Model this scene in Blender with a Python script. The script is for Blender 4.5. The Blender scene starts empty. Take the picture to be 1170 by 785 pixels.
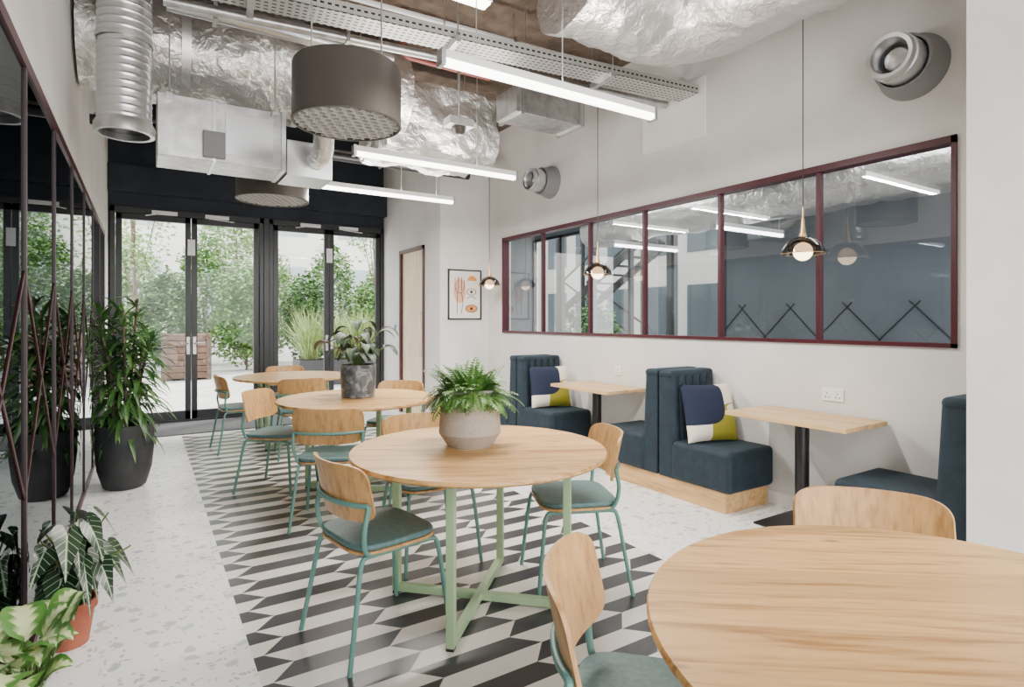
import bpy, bmesh, math, random
from mathutils import Vector, Matrix, noise
random.seed(7)
S = bpy.context.scene
col = S.collection
PI = math.pi
CEIL = 3.95
# ------------------------------------------------------------------ helpers
def obj(name, bm, mat, parent=None, smooth=False, bevel=0, seg=2, label=None, recalc=True):
    if recalc: bmesh.ops.recalc_face_normals(bm, faces=bm.faces)
    if smooth:
        for f in bm.faces: f.smooth = True
        for e in bm.edges:
            if len(e.link_faces) == 2 and e.calc_face_angle(0) > 0.62: e.smooth = False
    me = bpy.data.meshes.new(name); bm.to_mesh(me); bm.free()
    me.materials.append(mat)
    o = bpy.data.objects.new(name, me); col.objects.link(o)
    if parent: o.parent = parent
    if bevel:
        b = o.modifiers.new('bevel', 'BEVEL'); b.width = bevel; b.segments = seg; b.limit_method = 'ANGLE'
        for p in me.polygons: p.use_smooth = seg > 2
        b.harden_normals = seg > 2
    if label: o['label'] = label
    return o
def thing(name, label, cat, loc=(0,0,0), rz=0, group=None, rot=None):
    o = bpy.data.objects.new(name, None); col.objects.link(o)
    o.location = loc; o.rotation_euler = rot if rot else (0, 0, rz)
    o.empty_display_size = .1
    o['label'] = label; o['category'] = cat
    if group: o['group'] = group
    return o
def tag(o, label, cat, group=None):
    o['label'] = label; o['category'] = cat
    if group: o['group'] = group
    return o
def struct(o): o['kind'] = 'structure'; return o
def sempty(name, loc=(0,0,0)):
    o = bpy.data.objects.new(name, None); col.objects.link(o); o.location = loc; o['kind'] = 'structure'; return o
def dup(root, loc, rz, label):
    r = root.copy(); col.objects.link(r); r.location = loc; r.rotation_euler = (0, 0, rz); r['label'] = label
    for ch in list(root.children):
        c = ch.copy(); col.objects.link(c); c.parent = r
        for g in list(ch.children):
            d = g.copy(); col.objects.link(d); d.parent = c
    return r
def B(): return bmesh.new()
def box(bm, x0, x1, y0, y1, z0, z1, M=None):
    vs = [bm.verts.new(Vector((x, y, z)) if M is None else M @ Vector((x, y, z))) for x in (x0, x1) for y in (y0, y1) for z in (z0, z1)]
    for f in ((0,1,3,2),(4,6,7,5),(0,4,5,1),(2,3,7,6),(0,2,6,4),(1,5,7,3)):
        bm.faces.new([vs[i] for i in f])
    return bm
def quad(bm, pts): bm.faces.new([bm.verts.new(p) for p in pts]); return bm
def bar(bm, p, q, w, h, up=(0,0,1)):
    p, q = Vector(p), Vector(q); d = (q-p); L = d.length; d.normalize()
    s = d.cross(Vector(up))
    if s.length < 1e-4: s = d.cross(Vector((1,0,0)))
    s.normalize(); u = s.cross(d)
    M = Matrix((( d.x, s.x, u.x, p.x), (d.y, s.y, u.y, p.y), (d.z, s.z, u.z, p.z), (0,0,0,1)))
    return box(bm, 0, L, -w/2, w/2, -h/2, h/2, M)
def tube(bm, pts, r, seg=8, caps=True, rfun=None):
    pts = [Vector(p) for p in pts]; n = len(pts); rings = []
    t0 = (pts[1]-pts[0]).normalized()
    ref = Vector((0,0,1)) if abs(t0.z) < .9 else Vector((1,0,0))
    nrm = t0.cross(ref).normalized()
    for i, p in enumerate(pts):
        t = (pts[min(i+1, n-1)] - pts[max(i-1, 0)]).normalized()
        nrm = (nrm - t*nrm.dot(t)).normalized(); b = t.cross(nrm)
        ring = []
        for k in range(seg):
            a = 2*PI*k/seg
            d = nrm*math.cos(a) + b*math.sin(a)
            rr = rfun(i, n, a, p + d*r) if rfun else (r[i] if isinstance(r, (list, tuple)) else r)
            ring.append(bm.verts.new(p + d*rr))
        rings.append(ring)
    for i in range(n-1):
        for k in range(seg):
            bm.faces.new((rings[i][k], rings[i][(k+1)%seg], rings[i+1][(k+1)%seg], rings[i+1][k]))
    if caps:
        bm.faces.new(rings[0]); bm.faces.new(list(reversed(rings[-1])))
    return bm
def spl(pts, n=6):
    P = [Vector(p) for p in pts]; P = [2*P[0]-P[1]] + P + [2*P[-1]-P[-2]]; out = []
    for i in range(1, len(P)-2):
        for k in range(n):
            t = k/n; a, b, c, d = P[i-1], P[i], P[i+1], P[i+2]
            out.append(.5*((2*b) + (c-a)*t + (2*a-5*b+4*c-d)*t*t + (3*b-a-3*c+d)*t**3))
    out.append(P[-2]); return out
def lathe(bm, prof, seg=32, c=(0,0,0)):
    c = Vector(c); rings = []
    for r, z in prof:
        if r < 1e-5: rings.append([bm.verts.new(c + Vector((0,0,z)))])
        else: rings.append([bm.verts.new(c + Vector((r*math.cos(2*PI*k/seg), r*math.sin(2*PI*k/seg), z))) for k in range(seg)])
    for a, b in zip(rings, rings[1:]):
        for k in range(seg):
            k2 = (k+1) % seg
            if len(a) == 1 and len(b) == 1: continue
            if len(a) == 1: bm.faces.new((a[0], b[k2], b[k]))
            elif len(b) == 1: bm.faces.new((a[k], a[k2], b[0]))
            else: bm.faces.new((a[k], a[k2], b[k2], b[k]))
    return bm
def prism(bm, poly, z0, z1):
    a = [bm.verts.new((x, y, z0)) for x, y in poly]; b = [bm.verts.new((x, y, z1)) for x, y in poly]
    n = len(poly); bm.faces.new(list(reversed(a))); bm.faces.new(b)
    for i in range(n): bm.faces.new((a[i], a[(i+1)%n], b[(i+1)%n], b[i]))
    return bm
def squircle(rx, ry, p=4, n=40):
    out = []
    for k in range(n):
        a = 2*PI*k/n; c, s = math.cos(a), math.sin(a)
        out.append((rx*math.copysign(abs(c)**(2/p), c), ry*math.copysign(abs(s)**(2/p), s)))
    return out
# ------------------------------------------------------------------ materials
def mk(name):
    m = bpy.data.materials.new(name); m.use_nodes = True
    return m, m.node_tree, m.node_tree.nodes['Principled BSDF']
def P(name, c, rough=.5, metal=0, emit=0, spec=None):
    m, nt, b = mk(name)
    b.inputs['Base Color'].default_value = (*c, 1); b.inputs['Roughness'].default_value = rough; b.inputs['Metallic'].default_value = metal
    if emit: b.inputs['Emission Color'].default_value = (*c, 1); b.inputs['Emission Strength'].default_value = emit
    if spec is not None: b.inputs['Specular IOR Level'].default_value = spec
    return m
def mth(nt, op, a, b=None, c=None):
    n = nt.nodes.new('ShaderNodeMath'); n.operation = op
    for i, v in enumerate((a, b, c)):
        if v is None: continue
        if isinstance(v, (int, float)): n.inputs[i].default_value = v
        else: nt.links.new(v, n.inputs[i])
    return n.outputs[0]
def mix(nt, f, a, b, blend='MIX'):
    n = nt.nodes.new('ShaderNodeMix'); n.data_type = 'RGBA'; n.blend_type = blend
    for s, v in ((0, f), (6, a), (7, b)):
        if isinstance(v, (int, float)): n.inputs[s].default_value = v
        elif isinstance(v, tuple): n.inputs[s].default_value = (*v, 1)
        else: nt.links.new(v, n.inputs[s])
    return n.outputs[2]
def coords(nt, kind='Object', scale=(1,1,1), rot=(0,0,0)):
    t = nt.nodes.new('ShaderNodeTexCoord'); mp = nt.nodes.new('ShaderNodeMapping')
    mp.inputs['Scale'].default_value = scale; mp.inputs['Rotation'].default_value = rot
    nt.links.new(t.outputs[kind], mp.inputs[0]); return mp.outputs[0]
def tex(nt, typ, vec, dims=None, **kw):
    n = nt.nodes.new(typ)
    if dims: n.voronoi_dimensions = dims
    nt.links.new(vec, n.inputs['Vector'])
    for k, v in kw.items():
        if k in n.inputs: n.inputs[k].default_value = v
        else: setattr(n, k, v)
    return n
def ramp(nt, f, stops):
    n = nt.nodes.new('ShaderNodeValToRGB'); nt.links.new(f, n.inputs[0])
    e = n.color_ramp.elements
    while len(e) < len(stops): e.new(.5)
    for i, (p, c) in enumerate(stops): e[i].position = p; e[i].color = (*c, 1)
    return n.outputs[0]
def bump(nt, b, h, strength=.3, dist=.01):
    n = nt.nodes.new('ShaderNodeBump'); n.inputs['Strength'].default_value = strength; n.inputs['Distance'].default_value = dist
    nt.links.new(h, n.inputs['Height']); nt.links.new(n.outputs[0], b.inputs['Normal'])
def noisy(name, c1, c2, sc=5, scale=(1,1,1), rough=.5, metal=0, bmp=0, kind='Object', dist=.01, detail=5, lo=.35, hi=.65):
    m, nt, b = mk(name)
    n = tex(nt, 'ShaderNodeTexNoise', coords(nt, kind, scale), Scale=sc, Detail=detail)
    nt.links.new(ramp(nt, n.outputs[0], [(lo, c1), (hi, c2)]), b.inputs['Base Color'])
    b.inputs['Roughness'].default_value = rough; b.inputs['Metallic'].default_value = metal
    if bmp: bump(nt, b, n.outputs[0], bmp, dist)
    return m
def wood(name, c1, c2, axis='x', plank=.11, rough=.42, rot=0, knots=False):
    m, nt, b = mk(name)
    sc = (1.1, 13, 13) if axis == 'x' else ((13, 1.1, 13) if axis == 'y' else (13, 13, 1.1))
    co0 = coords(nt, 'Object', (1,1,1), (0,0,rot))
    sep = nt.nodes.new('ShaderNodeSeparateXYZ'); nt.links.new(co0, sep.inputs[0])
    across = sep.outputs[1 if axis == 'x' else 0]
    q = mth(nt, 'DIVIDE', across, plank)
    idx = mth(nt, 'FLOOR', q)
    wn = nt.nodes.new('ShaderNodeTexWhiteNoise'); wn.noise_dimensions = '1D'; nt.links.new(idx, wn.inputs['W'])
    mp = nt.nodes.new('ShaderNodeMapping'); mp.inputs['Scale'].default_value = sc; nt.links.new(co0, mp.inputs[0])
    add = nt.nodes.new('ShaderNodeVectorMath'); add.operation = 'ADD'
    nt.links.new(mp.outputs[0], add.inputs[0])
    cmb = nt.nodes.new('ShaderNodeCombineXYZ')
    for i in range(3): nt.links.new(mth(nt, 'MULTIPLY', wn.outputs[0], 17.0), cmb.inputs[i])
    nt.links.new(cmb.outputs[0], add.inputs[1])
    n1 = tex(nt, 'ShaderNodeTexNoise', add.outputs[0], Scale=1.4, Detail=6, Distortion=1.0)
    n2 = tex(nt, 'ShaderNodeTexNoise', add.outputs[0], Scale=6, Detail=5)
    f = mth(nt, 'ADD', mth(nt, 'MULTIPLY', n1.outputs[0], .62), mth(nt, 'MULTIPLY', n2.outputs[0], .38))
    base = ramp(nt, f, [(.38, c2), (.49, c1), (.62, tuple(min(1, v*1.18) for v in c1))])
    if knots:
        v = nt.nodes.new('ShaderNodeMapping'); v.inputs['Scale'].default_value = (2.2, 5.0, 1); nt.links.new(co0, v.inputs[0])
        vo = tex(nt, 'ShaderNodeTexVoronoi', v.outputs[0], '2D', Scale=1.0)
        dd = mth(nt, 'ADD', vo.outputs['Distance'], mth(nt, 'MULTIPLY', mth(nt, 'SUBTRACT', n2.outputs[0], .5), .10))
        sk = nt.nodes.new('ShaderNodeSeparateColor'); nt.links.new(vo.outputs['Color'], sk.inputs[0])
        kf = mth(nt, 'MULTIPLY', ramp(nt, dd, [(.025, (1,1,1)), (.085, (0,0,0))]), mth(nt, 'GREATER_THAN', sk.outputs[0], .60))
        base = mix(nt, mth(nt, 'MULTIPLY', kf, .75), base, tuple(w*.5 for w in c2))
        seam = mth(nt, 'GREATER_THAN', mth(nt, 'ABSOLUTE', mth(nt, 'SUBTRACT', mth(nt, 'FRACT', q), .5)), .489)
        base = mix(nt, mth(nt, 'MULTIPLY', seam, .35), base, tuple(w*.8 for w in c2))
    tone = mth(nt, 'ADD', mth(nt, 'MULTIPLY', wn.outputs[0], .30), .80)
    cmb2 = nt.nodes.new('ShaderNodeCombineColor')
    for i in range(3): nt.links.new(tone, cmb2.inputs[i])
    nt.links.new(mix(nt, 1.0, base, cmb2.outputs[0], 'MULTIPLY'), b.inputs['Base Color'])
    b.inputs['Roughness'].default_value = rough
    bump(nt, b, n2.outputs[0], .08, .002)
    return m
def glass(name, tint=(1,1,1), f0=.04, rough=0.0):
    m = bpy.data.materials.new(name); m.use_nodes = True; nt = m.node_tree; nt.nodes.clear()
    o = nt.nodes.new('ShaderNodeOutputMaterial'); t = nt.nodes.new('ShaderNodeBsdfTransparent'); g = nt.nodes.new('ShaderNodeBsdfGlossy')
    t.inputs[0].default_value = (*tint, 1); g.inputs['Roughness'].default_value = rough
    lw = nt.nodes.new('ShaderNodeLayerWeight'); lw.inputs[0].default_value = .5
    ms = nt.nodes.new('ShaderNodeMixShader'); f = mth(nt, 'MULTIPLY_ADD', mth(nt, 'POWER', lw.outputs['Facing'], 4.0), 1-f0, f0)
    nt.links.new(f, ms.inputs[0]); nt.links.new(t.outputs[0], ms.inputs[1]); nt.links.new(g.outputs[0], ms.inputs[2]); nt.links.new(ms.outputs[0], o.inputs[0])
    return m

plaster = noisy('plaster_grey', (.67,.653,.632), (.74,.723,.702), 2.2, rough=.85, bmp=.04)
plaster2 = noisy('plaster_patch', (.83,.82,.80), (.87,.86,.84), 4, rough=.85)
white = P('white_paint', (.85,.84,.82), .5)
whitepl = P('white_plastic', (.88,.88,.87), .35)
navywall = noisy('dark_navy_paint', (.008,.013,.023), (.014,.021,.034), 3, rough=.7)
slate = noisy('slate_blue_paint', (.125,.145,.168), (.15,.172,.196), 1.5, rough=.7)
ceilmat = noisy('sprayed_soffit', (.075,.052,.037), (.135,.098,.072), 9, rough=.95, bmp=.6, dist=.03)
burg = P('burgundy_metal', (.055,.004,.011), .4)
burgd = P('dark_burgundy_metal', (.022,.004,.007), .45)
burgl = P('lattice_burgundy', (.034,.005,.009), .45)
darkmet = P('anthracite_frame', (.018,.020,.024), .4)
black = P('black_steel', (.010,.010,.011), .4)
oak = wood('oak_tabletop', (.63,.365,.135), (.41,.195,.058), 'x', .14, .36, .5, True)
oakv = wood('oak_veneer', (.59,.325,.12), (.42,.205,.065), 'z', .3, .42)
oakb = wood('oak_plinth', (.60,.37,.155), (.46,.26,.095), 'y', .5, .5)
oakt = wood('oak_booth_top', (.70,.46,.215), (.55,.33,.13), 'y', .2, .4)
teal = P('teal_powder_coat', (.105,.245,.21), .38)
tealpad = noisy('teal_vinyl', (.065,.13,.13), (.095,.175,.172), 60, rough=.5, bmp=.1, dist=.002)
sage = P('sage_green_metal', (.31,.45,.25), .42)
navy = noisy('navy_velvet', (.002,.010,.018), (.006,.020,.032), 14, rough=.75, bmp=.1)
navy.node_tree.nodes['Principled BSDF'].inputs['Sheen Weight'].default_value = .12
navy.node_tree.nodes['Principled BSDF'].inputs['Sheen Tint'].default_value = (.12,.25,.38,1)
galv = noisy('galvanised_steel', (.44,.44,.44), (.62,.62,.61), 12, rough=.34, metal=.88)
spiralm = P('spiral_duct_steel', (.64,.65,.66), .28, .94)
bronze = P('bronze_grey_metal', (.085,.074,.064), .45, .4)
grillm = P('pale_grille', (.46,.44,.42), .45)
brass = P('brass', (.52,.36,.17), .3, 1)
opal = P('opal_bulb', (1,.76,.46), .3, 0, 7)
smoke = glass('smoked_shade', (.50,.46,.42), .07)
tubeem = P('lit_diffuser', (1,.97,.92), .4, 0, 10)
soil = noisy('soil', (.02,.013,.008), (.05,.033,.02), 60, rough=1, bmp=.5)
paving = noisy('paving', (.46,.45,.44), (.58,.57,.55), 2, rough=.8)
clear = glass('clear_glass', (.97,.985,.98), .03)
intglass = glass('tinted_glass', (.84,.89,.92), .13)
terracotta = noisy('terracotta', (.30,.08,.045), (.39,.12,.065), 10, rough=.85)
charpot = noisy('charcoal_pot', (.018,.019,.021), (.03,.031,.033), 8, rough=.6)
concpot = noisy('concrete_pot', (.36,.31,.255), (.42,.365,.305), 90, rough=.85, bmp=.03, dist=.001)
matm = noisy('entrance_mat', (.07,.07,.075), (.11,.11,.115), 90, rough=1)
cablem = P('grey_cable', (.3,.3,.3), .6)
facwin = P('facade_window', (.07,.085,.10), .1)
facglass = P('facade_glass', (.40,.45,.48), .1)
felt = P('grey_felt', (.20,.20,.21), .5)
def foil_mat():
    m, nt, b = mk('foil_wrap'); co = coords(nt)
    n = tex(nt, 'ShaderNodeTexVoronoi', co, Scale=13.0, feature='F1'); n2 = tex(nt, 'ShaderNodeTexNoise', co, Scale=14, Detail=8, Distortion=1.4)
    h = mth(nt, 'ADD', mth(nt, 'MULTIPLY', n.outputs[0], .5), n2.outputs[0])
    b.inputs['Base Color'].default_value = (.72,.705,.685,1); b.inputs['Metallic'].default_value = .86; b.inputs['Roughness'].default_value = .30
    bump(nt, b, h, .55, .028); return m
foil = foil_mat()
tape = P('foil_tape', (.66,.65,.64), .38, .85)
def perf_mat():
    m, nt, b = mk('perforated_galvanised'); co = coords(nt)
    sp = nt.nodes.new('ShaderNodeSeparateXYZ'); nt.links.new(co, sp.inputs[0])
    fx = mth(nt, 'ABSOLUTE', mth(nt, 'SUBTRACT', mth(nt, 'FRACT', mth(nt, 'MULTIPLY', sp.outputs[0], 22)), .5))
    fy = mth(nt, 'ABSOLUTE', mth(nt, 'SUBTRACT', mth(nt, 'FRACT', mth(nt, 'MULTIPLY', mth(nt, 'ADD', sp.outputs[1], sp.outputs[2]), 24)), .5))
    hole = mth(nt, 'MULTIPLY', mth(nt, 'LESS_THAN', fx, .28), mth(nt, 'LESS_THAN', fy, .17))
    nt.links.new(mix(nt, hole, (.52,.51,.49), (.03,.027,.024)), b.inputs['Base Color'])
    b.inputs['Metallic'].default_value = .65; b.inputs['Roughness'].default_value = .4; return m
perf = perf_mat()
def marble_mat():
    m, nt, b = mk('marbled_pot'); n = tex(nt, 'ShaderNodeTexNoise', coords(nt), Scale=7, Detail=6, Distortion=2.0)
    nt.links.new(ramp(nt, n.outputs[0], [(.38, (.05,.06,.07)), (.5, (.12,.135,.15)), (.56, (.27,.28,.29)), (.66, (.10,.11,.12))]), b.inputs['Base Color'])
    b.inputs['Roughness'].default_value = .35; return m
marble = marble_mat()
darkglass = P('dark_mirror_glass', (.12,.145,.15), .012, 1)
darkglass.node_tree.nodes['Principled BSDF'].inputs['Specular Tint'].default_value = (.50,.53,.55,1)
def floor_mat():
    m, nt, b = mk('terrazzo_and_pattern'); g = nt.nodes.new('ShaderNodeNewGeometry'); pos = g.outputs['Position']
    s = nt.nodes.new('ShaderNodeSeparateXYZ'); nt.links.new(pos, s.inputs[0]); X, Y = s.outputs[0], s.outputs[1]
    wz = tex(nt, 'ShaderNodeTexNoise', pos, Scale=22.0, Detail=2)
    off = nt.nodes.new('ShaderNodeVectorMath'); off.operation = 'MULTIPLY_ADD'
    nt.links.new(wz.outputs['Color'], off.inputs[0]); off.inputs[1].default_value = (.06,.06,0); nt.links.new(pos, off.inputs[2])
    v1 = tex(nt, 'ShaderNodeTexVoronoi', off.outputs[0], '2D', Scale=15.0); v2 = tex(nt, 'ShaderNodeTexVoronoi', off.outputs[0], '2D', Scale=42.0)
    sc1 = nt.nodes.new('ShaderNodeSeparateColor'); nt.links.new(v1.outputs['Color'], sc1.inputs[0])
    sc2 = nt.nodes.new('ShaderNodeSeparateColor'); nt.links.new(v2.outputs['Color'], sc2.inputs[0])
    chip1 = mth(nt, 'MULTIPLY', mth(nt, 'LESS_THAN', v1.outputs['Distance'], .36), mth(nt, 'GREATER_THAN', sc1.outputs[0], .86))
    chip2 = mth(nt, 'MULTIPLY', mth(nt, 'LESS_THAN', v2.outputs['Distance'], .38), mth(nt, 'GREATER_THAN', sc2.outputs[0], .84))
    c1 = ramp(nt, sc1.outputs[1], [(.0, (.50,.50,.53)), (.4, (.60,.55,.52)), (.7, (.56,.59,.64)), (1, (.40,.41,.45))])
    c2 = ramp(nt, sc2.outputs[1], [(.0, (.58,.57,.57)), (.5, (.46,.47,.50)), (1, (.64,.58,.53))])
    base = mix(nt, chip1, mix(nt, chip2, (.86,.855,.845), c2), c1)
    h, L, sl = .108, .47, .10
    yr = mth(nt, 'DIVIDE', Y, h); row = mth(nt, 'FLOOR', yr); fy = mth(nt, 'FRACT', yr)
    rp = mth(nt, 'FLOORED_MODULO', row, 2.0); sg = mth(nt, 'SUBTRACT', mth(nt, 'MULTIPLY', rp, 2.0), 1.0)
    xs = mth(nt, 'ADD', X, mth(nt, 'MULTIPLY', sg, mth(nt, 'MULTIPLY', mth(nt, 'SUBTRACT', fy, .5), sl)))
    cc = mth(nt, 'FLOOR', mth(nt, 'DIVIDE', xs, L))
    par = mth(nt, 'FLOORED_MODULO', mth(nt, 'ADD', cc, row), 2.0)
    nz = tex(nt, 'ShaderNodeTexNoise', pos, Scale=3.0, Detail=5)
    lt = ramp(nt, nz.outputs[0], [(.3, (.69,.645,.595)), (.7, (.77,.73,.68))]); dk = ramp(nt, nz.outputs[0], [(.3, (.032,.032,.037)), (.7, (.052,.052,.058))])
    pat = mix(nt, par, lt, dk)
    inx = mth(nt, 'MULTIPLY', mth(nt, 'GREATER_THAN', X, .38), mth(nt, 'LESS_THAN', X, 2.56))
    ins = mth(nt, 'MULTIPLY', inx, mth(nt, 'LESS_THAN', Y, 8.0))
    nt.links.new(mix(nt, ins, base, pat), b.inputs['Base Color'])
    b.inputs['Roughness'].default_value = .28
    return m
floorm = floor_mat()
def leaf_mat(name, c1, c2, vein=None, pale=None, rough=.42):
    m, nt, b = mk(name)
    n = tex(nt, 'ShaderNodeTexNoise', coords(nt), Scale=7.0, Detail=3)
    base = ramp(nt, n.outputs[0], [(.35, c1), (.65, c2)])
    if vein or pale:
        t = nt.nodes.new('ShaderNodeTexCoord'); sp = nt.nodes.new('ShaderNodeSeparateXYZ'); nt.links.new(t.outputs['UV'], sp.inputs[0])
        au = mth(nt, 'ABSOLUTE', mth(nt, 'SUBTRACT', sp.outputs[0], .5))
        side = mth(nt, 'FRACT', mth(nt, 'SUBTRACT', mth(nt, 'MULTIPLY', sp.outputs[1], 6.0), mth(nt, 'MULTIPLY', au, 3.5)))
        if pale:
            edge = mth(nt, 'ADD', mth(nt, 'MULTIPLY', au, 2.3), mth(nt, 'MULTIPLY', mth(nt, 'SUBTRACT', side, .5), .35))
            f = ramp(nt, edge, [(.36, (1,1,1)), (.64, (0,0,0))])
            base = mix(nt, f, base, pale)
        if vein:
            f = mth(nt, 'MAXIMUM', mth(nt, 'LESS_THAN', au, .03), mth(nt, 'LESS_THAN', side, .09))
            base = mix(nt, f, base, vein)
    nt.links.new(base, b.inputs['Base Color']); b.inputs['Roughness'].default_value = rough
    return m
lf_palm = leaf_mat('dark_palm_leaf', (.022,.08,.017), (.08,.175,.04))
lf_fern = leaf_mat('fern_leaf', (.05,.14,.025), (.12,.25,.045))
lf_alo = leaf_mat('veined_leaf', (.008,.026,.012), (.018,.045,.018), vein=(.30,.38,.25), rough=.3)
lf_bego = leaf_mat('grey_spotted_leaf', (.010,.028,.013), (.024,.048,.022), vein=(.15,.19,.125), rough=.5)
lf_pale = leaf_mat('cream_variegated_leaf', (.045,.17,.022), (.11,.26,.045), pale=(.60,.67,.34))
lf_out = [leaf_mat('shrub_leaf_a', (.055,.155,.028), (.17,.32,.075)), leaf_mat('shrub_leaf_b', (.14,.26,.08), (.33,.46,.19)), leaf_mat('shrub_leaf_c', (.03,.105,.026), (.11,.22,.055))]
lf_grass = leaf_mat('ornamental_grass', (.20,.29,.08), (.38,.45,.17))
stemm = P('green_stem', (.09,.13,.04), .6)
bark = noisy('bark', (.07,.05,.035), (.16,.12,.09), 14, rough=.9)

# ------------------------------------------------------------------ room shell
LX, RX, BY, NY = -.40, 4.06, 9.15, -1.2
b = B(); box(b, LX-.1, 4.2, NY, BY+.12, -.1, 0); struct(obj('floor', b, floorm))
b = B(); box(b, LX-.12, 4.2, NY, BY+.12, CEIL, CEIL+.1); struct(obj('ceiling', b, ceilmat))
LZ = 2.46; LY0, LY1 = -.6, 8.4
b = B(); box(b, LX-.12, LX, NY, BY+.12, LZ, CEIL); box(b, LX-.12, LX, LY1, BY+.12, 0, LZ); box(b, LX-.12, LX, NY, LY0, 0, LZ); struct(obj('wall_left', b, plaster))
w2 = sempty('window_2')
b = B(); box(b, LX-.09, LX-.006, LY0, LY1, .0, LZ); obj('window_pane', b, darkglass, w2)
b = B(); box(b, LX-.006, LX+.004, LY0, LY1, LZ-.05, LZ); box(b, LX-.006, LX+.004, LY0, LY1, 0, .04); obj('window_frame', b, burg, w2)
bays = 10; st = (LY1-LY0)/bays
for k in range(bays+1):
    y = LY0 + k*st
    b = B(); box(b, LX-.006, LX+.002, y-.016, y+.016, 0.04, LZ-.05); obj('mullion', b, burgd, w2)
b = B()
za, zb = .68, 1.60
for k in range(0, bays):
    y0 = LY0 + k*st; y1 = y0 + st
    for p, q in (((y0,za),(y1,zb)), ((y0,zb),(y1,za))): bar(b, (LX-.004, *p), (LX-.004, *q), .020, .005, (1,0,0))
obj('diamond_lattice', b, burgl, w2)
WY0, WY1, WZ0, WZ1 = 1.468, 6.60, 1.235, 2.50
b = B()
box(b, RX, RX+.12, 1.0, 7.0, 0, WZ0); box(b, RX, RX+.12, 1.0, 7.0, WZ1, CEIL); box(b, RX, RX+.12, 1.0, WY0, WZ0, WZ1); box(b, RX, RX+.12, WY1, 7.0, WZ0, WZ1)
struct(obj('wall_right', b, plaster))
w1 = sempty('window_1')
b = B(); t = .045
box(b, RX-.02, RX+.08, WY0, WY1, WZ1-t, WZ1); box(b, RX-.02, RX+.08, WY0, WY1, WZ0, WZ0+t*.6); box(b, RX-.02, RX+.08, WY0, WY0+t*.6, WZ0, WZ1); box(b, RX-.02, RX+.08, WY1-t*.7, WY1, WZ0, WZ1)
obj('window_frame', b, burg, w1)
for y in (5.71, 4.83, 4.02, 3.15, 2.31):
    b = B(); box(b, RX+.0, RX+.05, y-.014, y+.014, WZ0+.02, WZ1-.04); obj('mullion', b, burg, w1)
ys = [WY1-.03, 5.71, 4.83, 4.02, 3.15, 2.31, WY0+.025]
for a, c in zip(ys, ys[1:]):
    b = B(); quad(b, [(RX+.024,c,WZ0+.02),(RX+.024,c,WZ1-.04),(RX+.024,a,WZ1-.04),(RX+.024,a,WZ0+.02)]); obj('window_pane', b, intglass, w1)
b = B(); box(b, 3.42, RX+.12, NY, 1.2, 0, CEIL); struct(obj('wall_near_right', b, plaster))
b = B(); box(b, 3.32, RX+.12, 7.0, 7.12, 0, CEIL); struct(obj('wall_end', b, plaster))
DY0, DY1, DZ = 7.50, 8.42, 2.46
b = B(); box(b, 3.32, 3.44, 7.12, DY0, 0, CEIL); box(b, 3.32, 3.44, DY1, BY+.12, 0, CEIL); box(b, 3.32, 3.44, DY0, DY1, DZ, CEIL); struct(obj('wall_alcove', b, plaster))
d3 = sempty('door_3')
b = B(); box(b, 3.30, 3.40, DY0, DY0+.05, 0, DZ); box(b, 3.30, 3.40, DY1-.05, DY1, 0, DZ); box(b, 3.30, 3.40, DY0, DY1, DZ-.05, DZ); obj('door_frame', b, burg, d3)
b = B(); box(b, 3.34, 3.39, DY0+.05, DY1-.05, .01, DZ-.05); obj('door_leaf', b, wood('pale_door_veneer', (.80,.66,.46), (.70,.55,.36), 'z', .9, .5), d3)
b = B(); tube(b, [(3.34,7.64,.9),(3.30,7.64,.9),(3.30,7.64,1.5),(3.34,7.64,1.5)], .012); obj('door_handle', b, galv, d3)
b = B(); box(b, RX-.015, RX, 1.2, 7.0, 0, .1); struct(obj('baseboard_right', b, white, bevel=.003))
b = B(); box(b, 3.305, 3.32, 7.0, DY0, 0, .1); box(b, 3.305, 3.32, DY1, BY, 0, .1); struct(obj('baseboard_alcove', b, white))
b = B(); box(b, 3.32, RX-.015, 6.985, 7.0, 0, .1); struct(obj('baseboard_end', b, white))
b = B(); box(b, LX, 3.32, BY, BY+.12, 2.90, CEIL); box(b, LX, -.38, BY, BY+.12, 0, 2.90); struct(obj('wall_back', b, navywall))
b = B(); box(b, LX, 3.32, BY-.16, BY, 3.08, 3.42); struct(obj('trim_1', b, navywall))
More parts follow.
